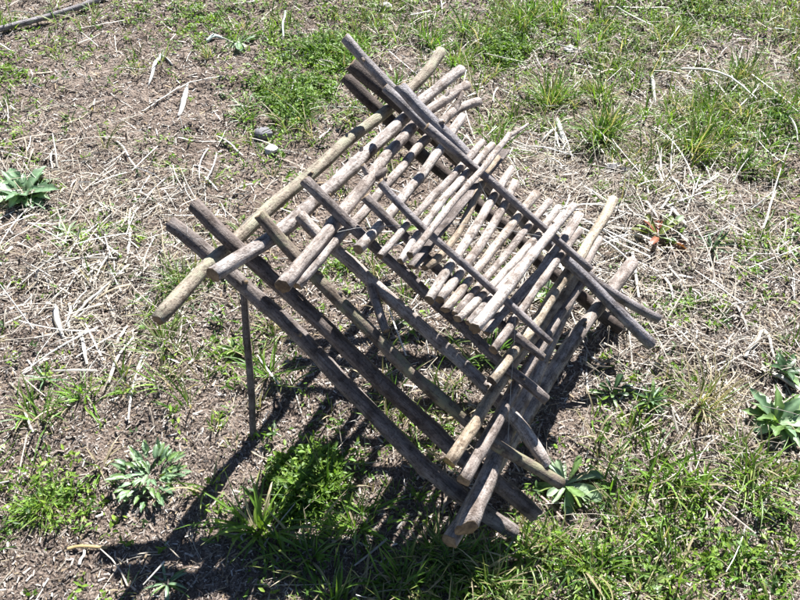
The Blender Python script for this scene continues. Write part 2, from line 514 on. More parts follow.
# side twigs still on their sticks
def twig(key, a, b, w0, w1, th, mat, seed):
    par, P3, r = made[key]
    P = to_world(np.array([on_layer(*a, w0), on_layer(*[(a[i] + b[i]) / 2 + (1.2 if i else -.8) for i in (0, 1)], (w0 + w1) / 2), on_layer(*b, w1)]))
    rr = th * 1.6 / F / 2
    return add_stick(P, rr, mat, seed, parent=par, name='twig', taper=-.5, deg=2, knots=1, sides=8)

twig('N4', (371, 281), (386, 331), .136, .15, 9, 'grey', 301)
twig('L3', (371, 178), (386, 170), .162, .172, 8, 'brown', 302)
twig('L3', (372, 178), (363, 165), .162, .172, 6, 'grey', 303)
twig('L4', (455, 112), (463, 92), .162, .175, 5, 'grey', 304)
twig('L3', (444, 102), (449, 90), .162, .175, 4, 'grey', 306)
twig('L8', (509, 136), (528, 124), .283, .287, 3.5, 'pale', 305)

# stubs left where side shoots were cut off
gs = np.random.default_rng(8)
for key in ('N1', 'N1', 'N2', 'N2', 'L1', 'L1', 'L2', 'L2', 'L3', 'N3', 'N3', 'N4', 'N5', 'N5', 'R1', 'R2', 'R3', 'R4', 'F3', 'F5', 'F5', 'L4', 'T1'):
    par, P3, r = made[key]
    t = gs.uniform(.12, .9); i = min(int(t * (len(P3) - 1)), len(P3) - 2); f_ = t * (len(P3) - 1) - i
    b0 = P3[i] * (1 - f_) + P3[i + 1] * f_
    ax = P3[i + 1] - P3[i]; ax /= np.linalg.norm(ax)
    dr = np.cross(ax, gs.normal(0, 1, 3)); dr /= np.linalg.norm(dr)
    if dr[2] < -.2: dr = -dr
    dr = dr + ax * gs.uniform(.4, 1.0); dr /= np.linalg.norm(dr)
    ln = r + gs.uniform(.005, .014)
    add_stick(np.stack([b0 + dr * r * .4, b0 + dr * (r * .4 + ln * .5), b0 + dr * ln]), r * gs.uniform(.3, .42), 'brown', int(gs.integers(400, 900)), parent=par,
              name='twig_stub', taper=-.5, deg=1, knots=0, sides=8)

# ties of thin string
def string(pts, rr=.00032, name='tie_string'):
    P = to_world(np.array([on_layer(px, py, w) for px, py, w in pts]))
    n = 6 * len(P)
    s = np.concatenate([[0], np.cumsum(np.linalg.norm(np.diff(P, axis=0), axis=1))])
    t = np.linspace(0, s[-1], n)
    P = np.stack([np.interp(t, s, P[:, k]) for k in range(3)], 1)
    V, q, tr, uv, mi = tube(P, rr, 7, sides=6, rough=0, knots=0)
    c = V.mean(0)
    return obj(name, mesh_np(name, V - c, q, tr), M_STRING, trap, c - np.array(trap.location))

string([(187, 224, .036), (187, 232, .037), (193, 239, .037), (203, 239, .037), (211, 231, .05)])
string([(338, 232, .197), (356, 228, .20), (386, 226, .24), (430, 224, .258), (456, 224, .262), (490, 226, .262), (518, 232, .262), (540, 236, .26)])
string([(477, 178, .275), (483, 190, .262), (490, 203, .255)])
string([(515, 306, .27), (515, 330, .25), (513, 360, .22), (511, 385, .2), (508, 440, .15)])

# the prop under the raised side
pb = on_ground(252, 441); pb[2] = -.02
ptop = to_world(on_layer(244, 287, .0)); ptop = ptop - np.array([0, 0, .004])
Pp = np.stack([pb + (ptop - pb) * t + np.array([.002 * math.sin(t * 4.2), .002 * math.sin(t * 7), 0]) for t in np.linspace(0, 1, 16)])
V, q, t_, uv, mi = tube(Pp, .0068, 77, sides=10, rough=.12, knots=4)
prop_base = np.array([pb[0], pb[1], 0])
prop = obj('prop_stick', mesh_np('prop_stick', V - prop_base, q, t_, uv=uv, mat_idx=mi), [BARK['brown'], M_CUT_OLD], None, prop_base)
tag(prop, 'thin dark upright stick propping up the raised side of the trap', 'prop stick')

# ================================================================== VEGETATION AND LITTER
def strips(Pb, az, el, L, w, bend, K, col, roll=None, fold=.0, prof='blade', lie=False, curl=None, tipcol=None):
    """many thin curved blades: N bases, K segments, three points across (folded or rounded). Returns verts, quads, colours."""
    N = len(Pb)
    t = np.linspace(0, 1, K + 1)
    pos = np.zeros((N, K + 1, 3)); p = Pb.copy()
    roll = np.zeros(N) if roll is None else roll
    curl = np.zeros(N) if curl is None else curl
    sides = np.zeros((N, K + 1, 3)); nrm = np.zeros((N, K + 1, 3))
    for k in range(K + 1):
        e = el - bend * t[k] ** 1.3
        a = az + curl * t[k]
        d = np.stack([np.cos(e) * np.cos(a), np.cos(e) * np.sin(a), np.sin(e)], -1)
        sd = np.stack([-np.sin(a), np.cos(a), np.zeros(N)], -1)
        nn = np.cross(d, sd)
        sides[:, k] = sd * np.cos(roll)[:, None] + nn * np.sin(roll)[:, None]
        nrm[:, k] = nn * np.cos(roll)[:, None] - sd * np.sin(roll)[:, None]
        if k: p = p + d * (L / K)[:, None]
        pos[:, k] = p
    if lie:
        g = height(pos[..., 0], pos[..., 1]) + .0025
        pos[..., 2] = np.maximum(pos[..., 2], g)
    pf = {'blade': np.minimum(1, .55 + 1.6 * t) * (1 - t ** 2.2) + .02,
          'straw': np.ones(K + 1) * (1 - .35 * t),
          'leaf': np.sin(np.pi * np.clip(t * .93 + .07, 0, 1)) ** .75 + .02}[prof]
    hw = (w[:, None] * pf[None] / 2)[..., None]
    fold = np.asarray(fold, float).reshape(-1, 1, 1)
    V = np.stack([pos - sides * hw, pos + nrm * hw * fold, pos + sides * hw], 2)     # N,K+1,3,3
    base = (np.arange(N) * (K + 1) * 3)[:, None, None]
    k0 = (np.arange(K) * 3)[None, :, None]; c0 = np.arange(2)[None, None, :]
    a = base + k0 + c0
    q = np.stack([a, a + 1, a + 4, a + 3], -1).reshape(-1, 4)
    c = np.broadcast_to(col[:, None, None, :], (N, K + 1, 3, 3)).copy()
    if tipcol is not None:
        wgt = (t[None, :, None, None] ** 1.5)
        c = c * (1 - wgt) + tipcol[:, None, None, :] * wgt
    return V.reshape(-1, 3), q, c.reshape(-1, 3)

class Bag:
    def __init__(s): s.V = []; s.Q = []; s.C = []; s.n = 0
    def add(s, V, q, c):
        s.V.append(V); s.Q.append(q + s.n); s.C.append(c); s.n += len(V)
    def mesh(s, name, origin=(0, 0, 0)):
        return mesh_np(name, np.concatenate(s.V) - np.asarray(origin), np.concatenate(s.Q), col=np.concatenate(s.C))

def blobs(x, y, lst, base):
    px, py = to_pixel(x, y)
    d = np.full(x.shape, float(base))
    for cx, cy, rx, ry, w in lst:
        d = d + w * np.exp(-(((px - cx) / rx) ** 2 + ((py - cy) / ry) ** 2))
    return d

STRAW = [(70, 240, 110, 70, 1.0), (120, 300, 80, 55, .8), (640, 260, 130, 80, 1.3), (560, 150, 70, 35, .9), (690, 330, 90, 60, .9),
         (740, 350, 60, 50, .8), (700, 185, 80, 35, .5), (450, 60, 60, 40, .4), (730, 420, 80, 60, .5), (40, 165, 90, 40, .4),
         (100, 350, 60, 40, .25), (150, 450, 140, 80, -.11), (120, 90, 120, 60, -.06), (620, 60, 160, 60, .3), (740, 100, 80, 60, .35), (660, 490, 140, 80, .38), (590, 210, 60, 50, .8), (160, 220, 60, 50, .5)]
GRASS = [(540, 80, 45, 32, 1.0), (590, 120, 45, 35, 1.0), (690, 135, 60, 45, .9), (640, 30, 160, 40, .5), (760, 60, 80, 60, .45),
         (450, 20, 80, 25, .6), (185, 265, 35, 38, .6), (205, 345, 40, 45, .5), (300, 560, 80, 45, .6), (390, 570, 110, 60, .8), (360, 510, 90, 40, .5), (260, 480, 40, 30, .4),
         (450, 585, 120, 45, 1.0), (640, 565, 120, 55, .55), (745, 480, 70, 55, .5), (660, 490, 80, 50, .3), (15, 395, 45, 35, .6),
         (40, 495, 55, 35, .5), (15, 585, 60, 40, .6), (785, 230, 40, 50, .5), (370, 160, 60, 50, .5), (310, 190, 40, 35, .4),
         (420, 300, 80, 60, .15), (380, 460, 90, 60, .7), (780, 560, 80, 60, .6), (440, 240, 30, 20, .3), (740, 130, 80, 60, .4)]
HERB = [(295, 90, 48, 38, 1.0), (325, 50, 45, 28, .9), (215, 18, 50, 20, .7), (150, 10, 60, 14, .3), (308, 478, 45, 28, .8), (45, 500, 42, 28, .8),
        (8, 75, 25, 30, .5), (8, 135, 20, 20, .6), (500, 45, 40, 25, .9), (700, 20, 70, 25, .7), (610, 40, 50, 28, .7), (655, 560, 60, 40, .5), (340, 530, 90, 50, .6), (470, 585, 60, 25, .5),
        (600, 510, 45, 35, .5), (432, 228, 18, 12, .8), (232, 345, 22, 30, .6), (345, 268, 25, 20, .5), (470, 205, 22, 12, .6),
        (690, 312, 34, 16, .6), (645, 400, 40, 30, .5), (780, 250, 40, 40, .4), (740, 560, 70, 40, .4), (560, 575, 60, 30, .4), (690, 545, 140, 60, .45), (400, 8, 80, 14, .5),
        (250, 150, 40, 25, .3), (770, 130, 60, 40, .5), (100, 235, 30, 15, .4), (170, 150, 30, 14, .2), (60, 60, 50, 18, .15)]

def sample(n, x0=-2.2, x1=2.2, y0=.25, y1=3.8):
    x = rng.uniform(x0, x1, n); y = rng.uniform(y0, y1, n)
    # thin out what lies well outside the view
    px, py = to_pixel(x, y)
    far = (np.abs(px - 400) > 560) | (py > 760) | (py < -60)
    keep = ~far | (rng.random(n) < .3)
    return x[keep], y[keep]

def jit(c, n, s=.15, hs=.06):
    c = np.asarray(c, float)
    return np.clip(c[None] * (1 + s * rng.standard_normal((n, 1))) * (1 + hs * rng.standard_normal((n, 3))), .004, .9)

def pick(cols, probs, n):
    i = rng.choice(len(cols), n, p=np.asarray(probs) / sum(probs))
    return np.asarray(cols, float)[i]

# --- fine litter: chips, broken bits of stalk and leaf, clods
x, y = sample(230000, y1=3.5)
x2, y2 = sample(110000, -1.05, 1.05, .35, 1.5)                 # crumbs lie just as thick near by
x, y = np.concatenate([x, x2]), np.concatenate([y, y2])
n = len(x)
cl = pick([(.13, .105, .09), (.23, .19, .16), (.36, .32, .28), (.52, .49, .45), (.06, .045, .038), (.30, .23, .15)], [2.5, 3, 2.6, 1.0, 2.2, 1.0], n) * (1 + .18 * rng.standard_normal((n, 1)))
bag = Bag()
Pb = np.stack([x, y, height(x, y) + .0015], -1)
L = (rng.gamma(1.6, .0055, n) + .0025) * np.clip(.25 + .3 * y, .5, 1.0)
bag.add(*strips(Pb, rng.uniform(0, 6.28, n), rng.normal(.1, .35, n), L, np.clip(L * rng.uniform(.06, .4, n), .001, .0045), rng.normal(.2, .5, n), 1, np.clip(cl, .01, .8),
                rng.normal(0, .6, n), rng.uniform(.2, .9, n), 'straw', True))
litter = obj('leaf_litter', bag.mesh('leaf_litter'), M_CHIP)
tag(litter, 'fine brown litter of broken stems and leaf bits on the soil', 'litter', kind='stuff')

# --- straw: bleached stems and dead blades lying every which way
x, y = sample(130000)
d = blobs(x, y, STRAW, .08) * 1.4 * np.clip(.15 + 2.0 * (.5 * vn(x, y, 5, 21) + .5 * vn(x, y, 14, 22)) ** 1.3, 0, 3)
k = rng.random(len(x)) < d * .55
x, y = x[k], y[k]; n = len(x)
cl = pick([(.46, .435, .39), (.34, .31, .265), (.66, .655, .63), (.21, .18, .15), (.42, .365, .27)], [3, 3, 1.6, 3, 1.2], n) * (1 + .14 * rng.standard_normal((n, 1)))
bag = Bag()
L = np.clip(rng.gamma(2.0, .024, n), .012, .17)
w = .0009 + rng.gamma(1.3, .0009, n)
Pb = np.stack([x, y, height(x, y) + rng.exponential(.008, n) + .002], -1)
bag.add(*strips(Pb, rng.uniform(0, 6.28, n), rng.normal(.08, .2, n), L, w, rng.normal(.2, .25, n), 3, np.clip(cl * np.array([.93, .89, .83]), .02, .75),
                rng.normal(0, .5, n), 0.6, 'straw', True, rng.normal(0, .28, n)))
x, y = sample(9000)
d = blobs(x, y, STRAW, .08) * np.clip(-.2 + 2.2 * vn(x, y, 6, 25), 0, 2)
k = (rng.random(len(x)) < d * .42) & ((y > 1.3) | (x < .1))
x, y = x[k], y[k]; n = len(x)
Pb = np.stack([x, y, height(x, y) + rng.exponential(.01, n) + .003], -1)
az0 = 6.28 * vn(x, y, 2.2, 31)                                  # neighbours lie roughly the same way
bag.add(*strips(Pb, az0 + rng.normal(0, .7, n), rng.normal(.1, .18, n), rng.uniform(.06, .2, n), rng.uniform(.0025, .0055, n), rng.normal(.25, .2, n), 5,
                np.clip(pick([(.58, .56, .51), (.44, .41, .355), (.68, .67, .64)], [2, 2, 1], n) * (1 + .1 * rng.standard_normal((n, 1))), .05, .78),
                rng.normal(0, .5, n), 0.6, 'straw', True, rng.normal(0, .2, n)))
straw = obj('dry_straw', bag.mesh('dry_straw'), M_STRAW)
tag(straw, 'thin bleached straw and dead grass stems strewn over the soil', 'straw', kind='stuff')

# --- grass
G_COL = [(.095, .20, .028), (.055, .13, .024), (.14, .25, .036), (.10, .165, .06), (.22, .22, .10)]
def blade_set(bag, x, y, Lm, wm, spread, n_per, dead=.1, colors=G_COL, probs=(3, 2.5, 2, 1.5, .8), z0=None):
    m = len(x)
    idx = np.repeat(np.arange(m), n_per)
    n = len(idx)
    a = rng.uniform(0, 6.28, n)
    rr = np.abs(rng.normal(0, 1, n)) * (spread[idx] if np.ndim(spread) else spread)
    bx, by = x[idx] + rr * np.cos(a), y[idx] + rr * np.sin(a)
    az = a + rng.normal(0, .7, n)
    el = np.clip(rng.normal(1.05, .28, n), .25, 1.55)
    L = (Lm[idx] if np.ndim(Lm) else Lm) * rng.uniform(.45, 1.2, n)
    w = wm * rng.uniform(.6, 1.35, n)
    cl = pick(colors, probs, n)
    tint = 1 + .15 * rng.standard_normal((m, 1))
    hue = rng.random((m, 1)) ** 1.5
    cl = cl * (1 - .45 * hue[idx]) + .45 * hue[idx] * np.array([.19, .29, .03])
    cl = cl * tint[idx] * (1 + .13 * rng.standard_normal((n, 1)))
    dd = rng.random(n) < dead
    cl[dd] = np.array([.40, .34, .22]) * (1 + .2 * rng.standard_normal((dd.sum(), 1)))
    tip = cl.copy(); yl = rng.random(n) < .3
    tip[yl] = tip[yl] * .4 + np.array([.33, .28, .13]) * .6
    Pb = np.stack([bx, by, height(bx, by) - .003], -1)
    bag.add(*strips(Pb, az, el, L, w, np.abs(rng.normal(.75, .5, n)), 5, np.clip(cl, .01, .7), rng.normal(0, .35, n), -.35, 'blade', False,
                    rng.normal(0, .35, n), np.clip(tip, .01, .7)))

x, y = sample(34000)
pat = np.clip((.5 * vn(x, y, 5.5, 9) + .5 * vn(x, y, 15, 8) - .45) / .15, 0, 1)
d = blobs(x, y, GRASS, .05) * (.06 + 1.2 * pat) * np.where(y > 1.75, .62, 1)
k = rng.random(len(x)) < d * .55
x, y = x[k], y[k]
bag = Bag()
blade_set(bag, x, y, rng.uniform(.03, .095, len(x)) * (.65 + .4 * (y > 1.9) + .35 * pat[k]), .0034, .010, 11, .27)
x, y = sample(2600)
d = blobs(x, y, [(600, 45, 190, 50, 1), (560, 95, 60, 35, .8), (740, 110, 90, 60, .8), (690, 150, 60, 30, .5), (700, 530, 120, 70, .45), (480, 25, 60, 25, .7),
                 (305, 85, 60, 40, .3), (185, 300, 40, 60, .4), (20, 400, 50, 40, .4), (40, 490, 50, 30, .4)], .02)
d = d * np.clip((vn(x, y, 4.0, 41) - .38) / .2, 0, 1.3)
k = rng.random(len(x)) < d * .62
x, y = x[k], y[k]
blade_set(bag, x, y, rng.uniform(.06, .125, len(x)), .0042, .02, 34, .1, [(.12, .25, .03), (.075, .17, .026), (.17, .31, .04), (.06, .13, .03)], (3, 2.5, 1.6, 1.5))
grass = obj('grass', bag.mesh('grass'), M_GRASS)
tag(grass, 'green and partly dry grass growing in patches through the litter', 'grass', kind='stuff')

# --- low small-leaved ground cover
x, y = sample(80000)
d = blobs(x, y, HERB, .035) * (.35 + 1.3 * vn(x, y, 11, 12))
k = rng.random(len(x)) < d * .75
x, y = x[k], y[k]
def herb(bag, x, y, hmax, per=7, Lm=.0125, cols=((.16, .27, .035), (.10, .19, .03), (.21, .31, .045), (.065, .125, .035))):
    m = len(x); idx = np.repeat(np.arange(m), per); n = len(idx)
    hz = rng.uniform(.1, 1, m) * (hmax if np.ndim(hmax) == 0 else hmax)
    bx = x[idx] + rng.normal(0, .008, n); by = y[idx] + rng.normal(0, .008, n)
    Pb = np.stack([bx, by, height(bx, by) + hz[idx] * rng.uniform(.2, 1.1, n)], -1)
    cl = pick(cols, [3, 2, 2, 1][:len(cols)], m)[idx] * (1 + .16 * rng.standard_normal((n, 1)))
    L = Lm * rng.uniform(.5, 1.5, n)
    bag.add(*strips(Pb, rng.uniform(0, 6.28, n), rng.normal(.45, .4, n), L, L * rng.uniform(.25, .5, n), rng.normal(.5, .4, n), 2, np.clip(cl, .01, .5),
                    rng.normal(0, .5, n), -.3, 'leaf'))
bag = Bag()
herb(bag, x, y, .028)
hb = obj('ground_cover', bag.mesh('ground_cover'), M_HERB)
tag(hb, 'bright green small-leaved weeds covering the ground in patches', 'ground cover', kind='stuff')

# --- distinct grass tufts, each its own plant
TUFTS = [
    (550, 100, .135, .0042, 90, .022, 'tall bright green grass tuft behind the trap, left of two beside each other', 0),
    (598, 138, .15, .004, 130, .03, 'wide green grass tuft behind the trap, right of the bright one', 0),
    (690, 150, .14, .0035, 120, .032, 'loose grass tuft with dry stems right of the wide tuft', .25),
    (258, 528, .12, .0058, 60, .02, 'broad-bladed dark green grass clump in the shade left below the trap', 0),
    (182, 285, .10, .003, 70, .022, 'fine green grass tuft at the foot of the trap\'s outermost stick end', .05),
    (165, 345, .09, .003, 60, .022, 'thin upright grass tuft just left of the prop stick', .1),
    (700, 405, .12, .0026, 110, .03, 'brownish half-dead grass tuft right of the trap beside the big-leaved weed', .7),
    (590, 566, .10, .0042, 50, .022, 'green grass tuft at the bottom edge below the pale-leaved rosette', .05),
    (745, 80, .11, .0038, 70, .03, 'grass tuft near the top right above the long pale stalk', .1),
    (525, 555, .08, .004, 50, .02, 'grass tuft below the trap\'s lowest corner', .05),
    (400, 580, .08, .0045, 80, .035, 'dark grass tuft in the trap\'s shadow at the bottom edge', .05),
    (308, 556, .085, .0045, 70, .03, 'dark grass tuft in the shade right below the broad-bladed clump', .05),
    (355, 525, .075, .004, 70, .03, 'grass tuft in the shade under the middle of the trap\'s lowest rail', .08),
    (448, 556, .08, .0042, 60, .028, 'grass tuft in the shade left of the trap\'s lowest stick end', .05),
    (330, 604, .085, .0045, 60, .035, 'grass tuft cut off by the bottom edge in the trap\'s shadow', .05),
    (490, 596, .08, .004, 60, .03, 'grass tuft at the bottom edge just below the trap\'s lowest corner', .1),
    (40, 505, .06, .0022, 140, .024, 'low feathery bright green tuft at the lower left', .02),
]
for px, py, Lh, w, nb, sp, lab, dead in TUFTS:
    g = on_ground(px, py); g[2] = height(g[0], g[1])
    bag = Bag()
    blade_set(bag, np.array([g[0]]), np.array([g[1]]), Lh, w, sp, nb, dead + .05)
    o = obj('grass_tuft', bag.mesh('grass_tuft', g), M_GRASS, None, g)
    tag(o, lab, 'grass tuft', 'grass tufts around the trap')

# --- small-leaved bushy weeds
for px, py, rpx, hh, lab in [
        (297, 98, 36, .05, 'bright green feathery weed mound left of the trap\'s far corner'),
        (332, 52, 32, .04, 'bright green weed patch above the feathery mound'),
        (305, 480, 36, .04, 'bright green parsley-like weed in the shade under the trap'),
        (505, 48, 26, .05, 'bright yellow-green weed behind the trap beside the tall tuft')]:
    c = on_ground(px, py); c[2] = height(c[0], c[1])
    sc_ = scale_at(px, py) * rpx
    m = 270
    a = rng.uniform(0, 6.28, m); r = sc_ * np.sqrt(rng.random(m)) * (1 + .2 * np.sin(3 * a))
    x = c[0] + r * np.cos(a); y = c[1] + r * np.sin(a) * 1.1
    root = empty('small_leaved_weed', c)
    bag = Bag()
    herb(bag, x, y, hh * np.sqrt(np.clip(1 - (r / sc_ / 1.25) ** 2, .05, 1)), 9, .0125,
         ((.13, .23, .03), (.09, .17, .025), (.18, .28, .04), (.05, .11, .025)))
    obj('foliage', bag.mesh('foliage', c), M_HERB, root)
    bag = Bag()
    ns = 40
    a2 = rng.uniform(0, 6.28, ns)
    Pb = np.tile(c, (ns, 1)) + np.stack([np.cos(a2), np.sin(a2), 0 * a2], -1) * (sc_ * .35 * rng.random(ns))[:, None]
    bag.add(*strips(Pb, a2, rng.uniform(.4, 1.3, ns), np.full(ns, sc_ * .7), np.full(ns, .002), np.full(ns, .4), 3, jit((.10, .13, .03), ns), None, .7, 'straw'))
    obj('stem', bag.mesh('stem', c), M_HERB, root)
    tag(root, lab, 'weed')

# --- broad-leaved weeds: every leaf a mesh of its own
def leaf_mesh(kind, seed, col, rib, e0, bend, lob=0):
    """leaf of length 1 along +X, midrib folded, arching, edges waved"""
    g = np.random.default_rng(seed)
    K = 9
    t = np.linspace(0, 1, K + 1)
    wprof = {'broad': .19 * np.sin(np.pi * t ** .85) ** .8 + .02 * (1 - t), 'spoon': .05 + .2 * np.clip(t, 0, 1) ** 1.4 * np.sqrt(np.clip(1.001 - t ** 5, 0, 1)),
             'narrow': .085 * np.sin(np.pi * (.08 + .92 * t)) ** .8 + .006, 'strap': .06 * (1 - t ** 3) + .004}[kind]
    if lob: wprof = wprof * (1 + lob * np.sin(t * 26 + seed))
    e = e0 - bend * t
    px_ = np.concatenate([[0], np.cumsum(np.cos(e[:-1])) / K]); pz = np.concatenate([[0], np.cumsum(np.sin(e[:-1])) / K])
    cr = np.array([-1, -.55, 0, .55, 1.0])
    fold = g.uniform(.15, .45)
    V = np.zeros((K + 1, 5, 3)); C = np.zeros((K + 1, 5, 3))
    tw = g.normal(0, .35); side = g.normal(0, .12)
    for i in range(K + 1):
        wv = g.normal(0, .035, 5) * wprof[i] * 3
        ang = tw * t[i]
        yy = cr * wprof[i]; zz = np.abs(cr) * wprof[i] * fold + wv * np.abs(cr)
        V[i, :, 0] = px_[i] - np.sin(e[i]) * zz
        V[i, :, 1] = yy * np.cos(ang) - zz * np.sin(ang) + side * t[i] ** 2
        V[i, :, 2] = pz[i] + np.cos(e[i]) * (zz * np.cos(ang) + yy * np.sin(ang))
        C[i] = np.array(col)[None] * (1 + .1 * g.standard_normal((5, 1)))
        C[i, 2] = rib
    I_ = np.arange((K + 1) * 5).reshape(K + 1, 5)
    q = np.stack([I_[:-1, :-1], I_[:-1, 1:], I_[1:, 1:], I_[1:, :-1]], -1).reshape(-1, 4)
    me = mesh_np('leaf', V.reshape(-1, 3), q, col=np.clip(C, .005, .8))
    me.materials.append(M_LEAF)
    return me

GLAUC = (.14, .225, .12); MIDG = (.10, .17, .045); DARKG = (.04, .085, .03); YELG = (.17, .235, .06); PALE = (.27, .36, .21); RED = (.22, .075, .035)
GREY = (.18, .255, .14)
PLANTS = [
    # px, py, leaf length px, leaves, kind, colours, elevation range, label
    (24, 192, 40, 24, 'broad', [GLAUC, GLAUC, PALE, DARKG], (.15, .9), 'large grey-green rosette with broad leaves at the left edge'),
    (150, 476, 17, 80, 'broad', [GREY, GLAUC, MIDG], (.2, 1.35), 'pale grey-green leafy mound on bare soil left of the prop\'s shadow'),
    (566, 482, 38, 13, 'spoon', [PALE, PALE, GLAUC, MIDG, YELG], (.1, .9), 'pale spoon-leaved rosette touching the end of the trap\'s lowest rail'),
    (657, 238, 31, 9, 'spoon', [(.15, .17, .035), RED, PALE, YELG], (.15, .9), 'small rosette with reddish and yellow-green leaves in the straw behind the trap'),
    (240, 40, 26, 9, 'spoon', [MIDG, PALE, GLAUC], (.15, 1.0), 'green rosette with whitish leaf undersides near the top left'),
    (68, 230, 20, 15, 'narrow', [YELG, PALE], (.1, .6), 'small star-shaped light green rosette below the large grey-green one'),
    (246, 106, 22, 8, 'narrow', [YELG, GLAUC], (.1, .6), 'star-shaped narrow-leaved weed between the stone and the feathery mound'),
    (613, 392, 24, 8, 'spoon', [DARKG, MIDG, PALE], (.2, 1.1), 'weed with one pale drooping leaf just right of the trap\'s right side'),
    (650, 400, 26, 18, 'narrow', [MIDG, GLAUC, DARKG], (.2, 1.2), 'bushy dark green weed in front of the half-dead grass tuft'),
    (778, 422, 44, 20, 'broad', [GLAUC, MIDG, PALE], (.1, 1.0), 'clump of broad green leaves at the right edge'),
    (785, 372, 30, 6, 'broad', [DARKG, DARKG, MIDG], (.3, 1.1), 'dark pointed-leaved weed at the right edge above the broad-leaved clump'),
    (165, 580, 30, 7, 'narrow', [GLAUC, MIDG], (.2, .8), 'small grey-green seedling in the shadow at the bottom left'),
    (72, 396, 15, 5, 'spoon', [PALE, GLAUC], (.2, .8), 'tiny pale seedling on bare soil at the left'),
    (404, 232, 16, 7, 'spoon', [YELG, MIDG], (.3, .9), 'bright green leaves seen through the sticks of the trap'),
    (712, 250, 30, 7, 'strap', [DARKG, GLAUC], (.3, 1.2), 'narrow strap-leaved weed right of the reddish rosette'),
    (45, 380, 28, 6, 'strap', [GLAUC, MIDG], (.4, 1.3), 'strap-leaved weed at the left edge beside the tiny seedling'),
    (236, 352, 20, 9, 'broad', [MIDG, YELG], (.3, 1.1), 'bright green weed beside the prop stick'),
    (544, 292, 22, 7, 'broad', [MIDG, PALE], (.3, 1.1), 'green weed seen between the sticks at the trap\'s right end'),
    (655, 575, 24, 9, 'broad', [MIDG, YELG], (.2, 1.0), 'light green leafy weed at the bottom right of the trap'),
]
for pi, (px, py, lpx, nl, kind, cols, er, lab) in enumerate(PLANTS):
    g = on_ground(px, py); g[2] = height(g[0], g[1]) - .001
    L0 = lpx * scale_at(px, py) * .9; nl = int(nl * 1.35)
    root = empty('leafy_weed' if kind in ('broad', 'narrow') else 'rosette_weed', g)
    tag(root, lab, 'weed')
    variants = []
    for vi in range(min(nl, 6)):
        c = cols[vi % len(cols)]
        e0 = random.uniform(*er)
        rib = tuple(min(.6, v * 1.5 + .03) for v in c)
        variants.append(leaf_mesh(kind, pi * 31 + vi, c, rib, e0, random.uniform(.35, .95), .22 if kind == 'broad' and pi in (0, 1, 9, 18) else 0))
    for li in range(nl):
        lf = bpy.data.objects.new('leaf', variants[li % len(variants)])
        COL.objects.link(lf)
        lf.parent = root
        a = 2.4 * li + random.uniform(-.3, .3)
        rr = random.uniform(0, .12) * L0 if pi != 1 else (1.9 * math.sqrt(random.random())) * L0
        lf.location = (rr * math.cos(a), rr * math.sin(a), .003 + (.03 * random.random() if pi == 1 else 0))
        lf.rotation_euler = (random.uniform(-.15, .15), random.uniform(-.15, .15), a)
        s = L0 * random.uniform(.65, 1.1)
        lf.scale = (s, s * random.uniform(.6, 1.0), s)

# --- single bleached stalks that can be picked out
def stalk(pts, w, lab, col=(.60, .565, .5), lift=.006, name='dry_stalk', flat=True, curl=.5):
    P = np.array([on_ground(*p) for p in pts])
    n = max(6, int(np.linalg.norm(P[-1] - P[0]) / .012))
    t = np.linspace(0, 1, n); s = np.linspace(0, 1, len(P))
    P = np.stack([np.interp(t, s, P[:, k]) for k in range(3)], 1)
    sg = np.random.default_rng(int(pts[0][0] * 7 + pts[0][1]))
    P[:, 0] += .002 * np.sin(t * sg.uniform(5, 10) + sg.uniform(0, 6)); P[:, 1] += .002 * np.sin(t * sg.uniform(5, 10))
    P[:, 2] = height(P[:, 0], P[:, 1]).mean() * .5 + height(P[:, 0], P[:, 1]) * .5 + lift + lift * np.sin(np.pi * t) * sg.uniform(.3, 1.6)
    P[:, 2] = np.maximum(P[:, 2], height(P[:, 0], P[:, 1]) + w * .3)
    V, q, tr, uv, mi = tube(P, w / 2 * (1 - .25 * t), int(sg.integers(900)), sides=8, rough=.16, knots=2, flat=.5 if flat else None)
    c = P[0].copy(); c[2] = height(c[0], c[1])
    o = obj(name, mesh_np(name, V - c, q, tr, col=np.clip(np.array(col)[None] * (1 + .09 * sg.standard_normal((len(V), 1))), .02, .8)), M_STRAW, None, c)
    return tag(o, lab, 'dry stalk', 'dry stalks lying on the ground')

W = .0075
stalk([(68, 321), (98, 294), (128, 264)], .009, 'long thick bleached stalk lying diagonally left of the trap\'s raised corner')
stalk([(88, 274), (116, 251)], W, 'pale stalk lying above the long thick diagonal one')
stalk([(128, 250), (130, 207)], W, 'pale stalk pointing away from the upper end of the long diagonal one')
stalk([(108, 384), (133, 340)], .008, 'short straight white stalk on bare soil left of the thin grass tuft')
stalk([(118, 345), (128, 328)], W, 'very short white stalk just above the straight white one')
stalk([(81, 335), (88, 365)], .009, 'thick pale stalk stub below the curled leaf at the left')
stalk([(67, 257), (98, 220)], .005, 'thin pale stem right of the star-shaped rosette')
stalk([(70, 303), (69, 328)], W, 'short upright-lying pale stalk beside the curled leaf')
stalk([(145, 111), (189, 84), (223, 78)], .005, 'thin bent pale stem lying through the folded leaves at the upper left')
stalk([(115, 69), (145, 69)], .006, 'short pale stem left of the tent-like folded leaf')
stalk([(117, 140), (135, 165)], .007, 'pale stalk lying below the thin bent stem')
stalk([(216, 135), (243, 155)], .006, 'grey stalk lying left of the dark stone')
stalk([(81, 189), (115, 165)], .006, 'thin curved stem right of the large grey-green rosette', (.5, .44, .36))
stalk([(52, 149), (51, 168)], .006, 'short pale stalk standing above the large grey-green rosette')
stalk([(286, 12), (283, 38)], .008, 'short whitish-green stalk standing at the top between green patches', (.5, .56, .48), .02)
stalk([(631, 250), (635, 275), (638, 298)], .009, 'bleached stalk behind the cut end of the trap\'s rightmost stick')
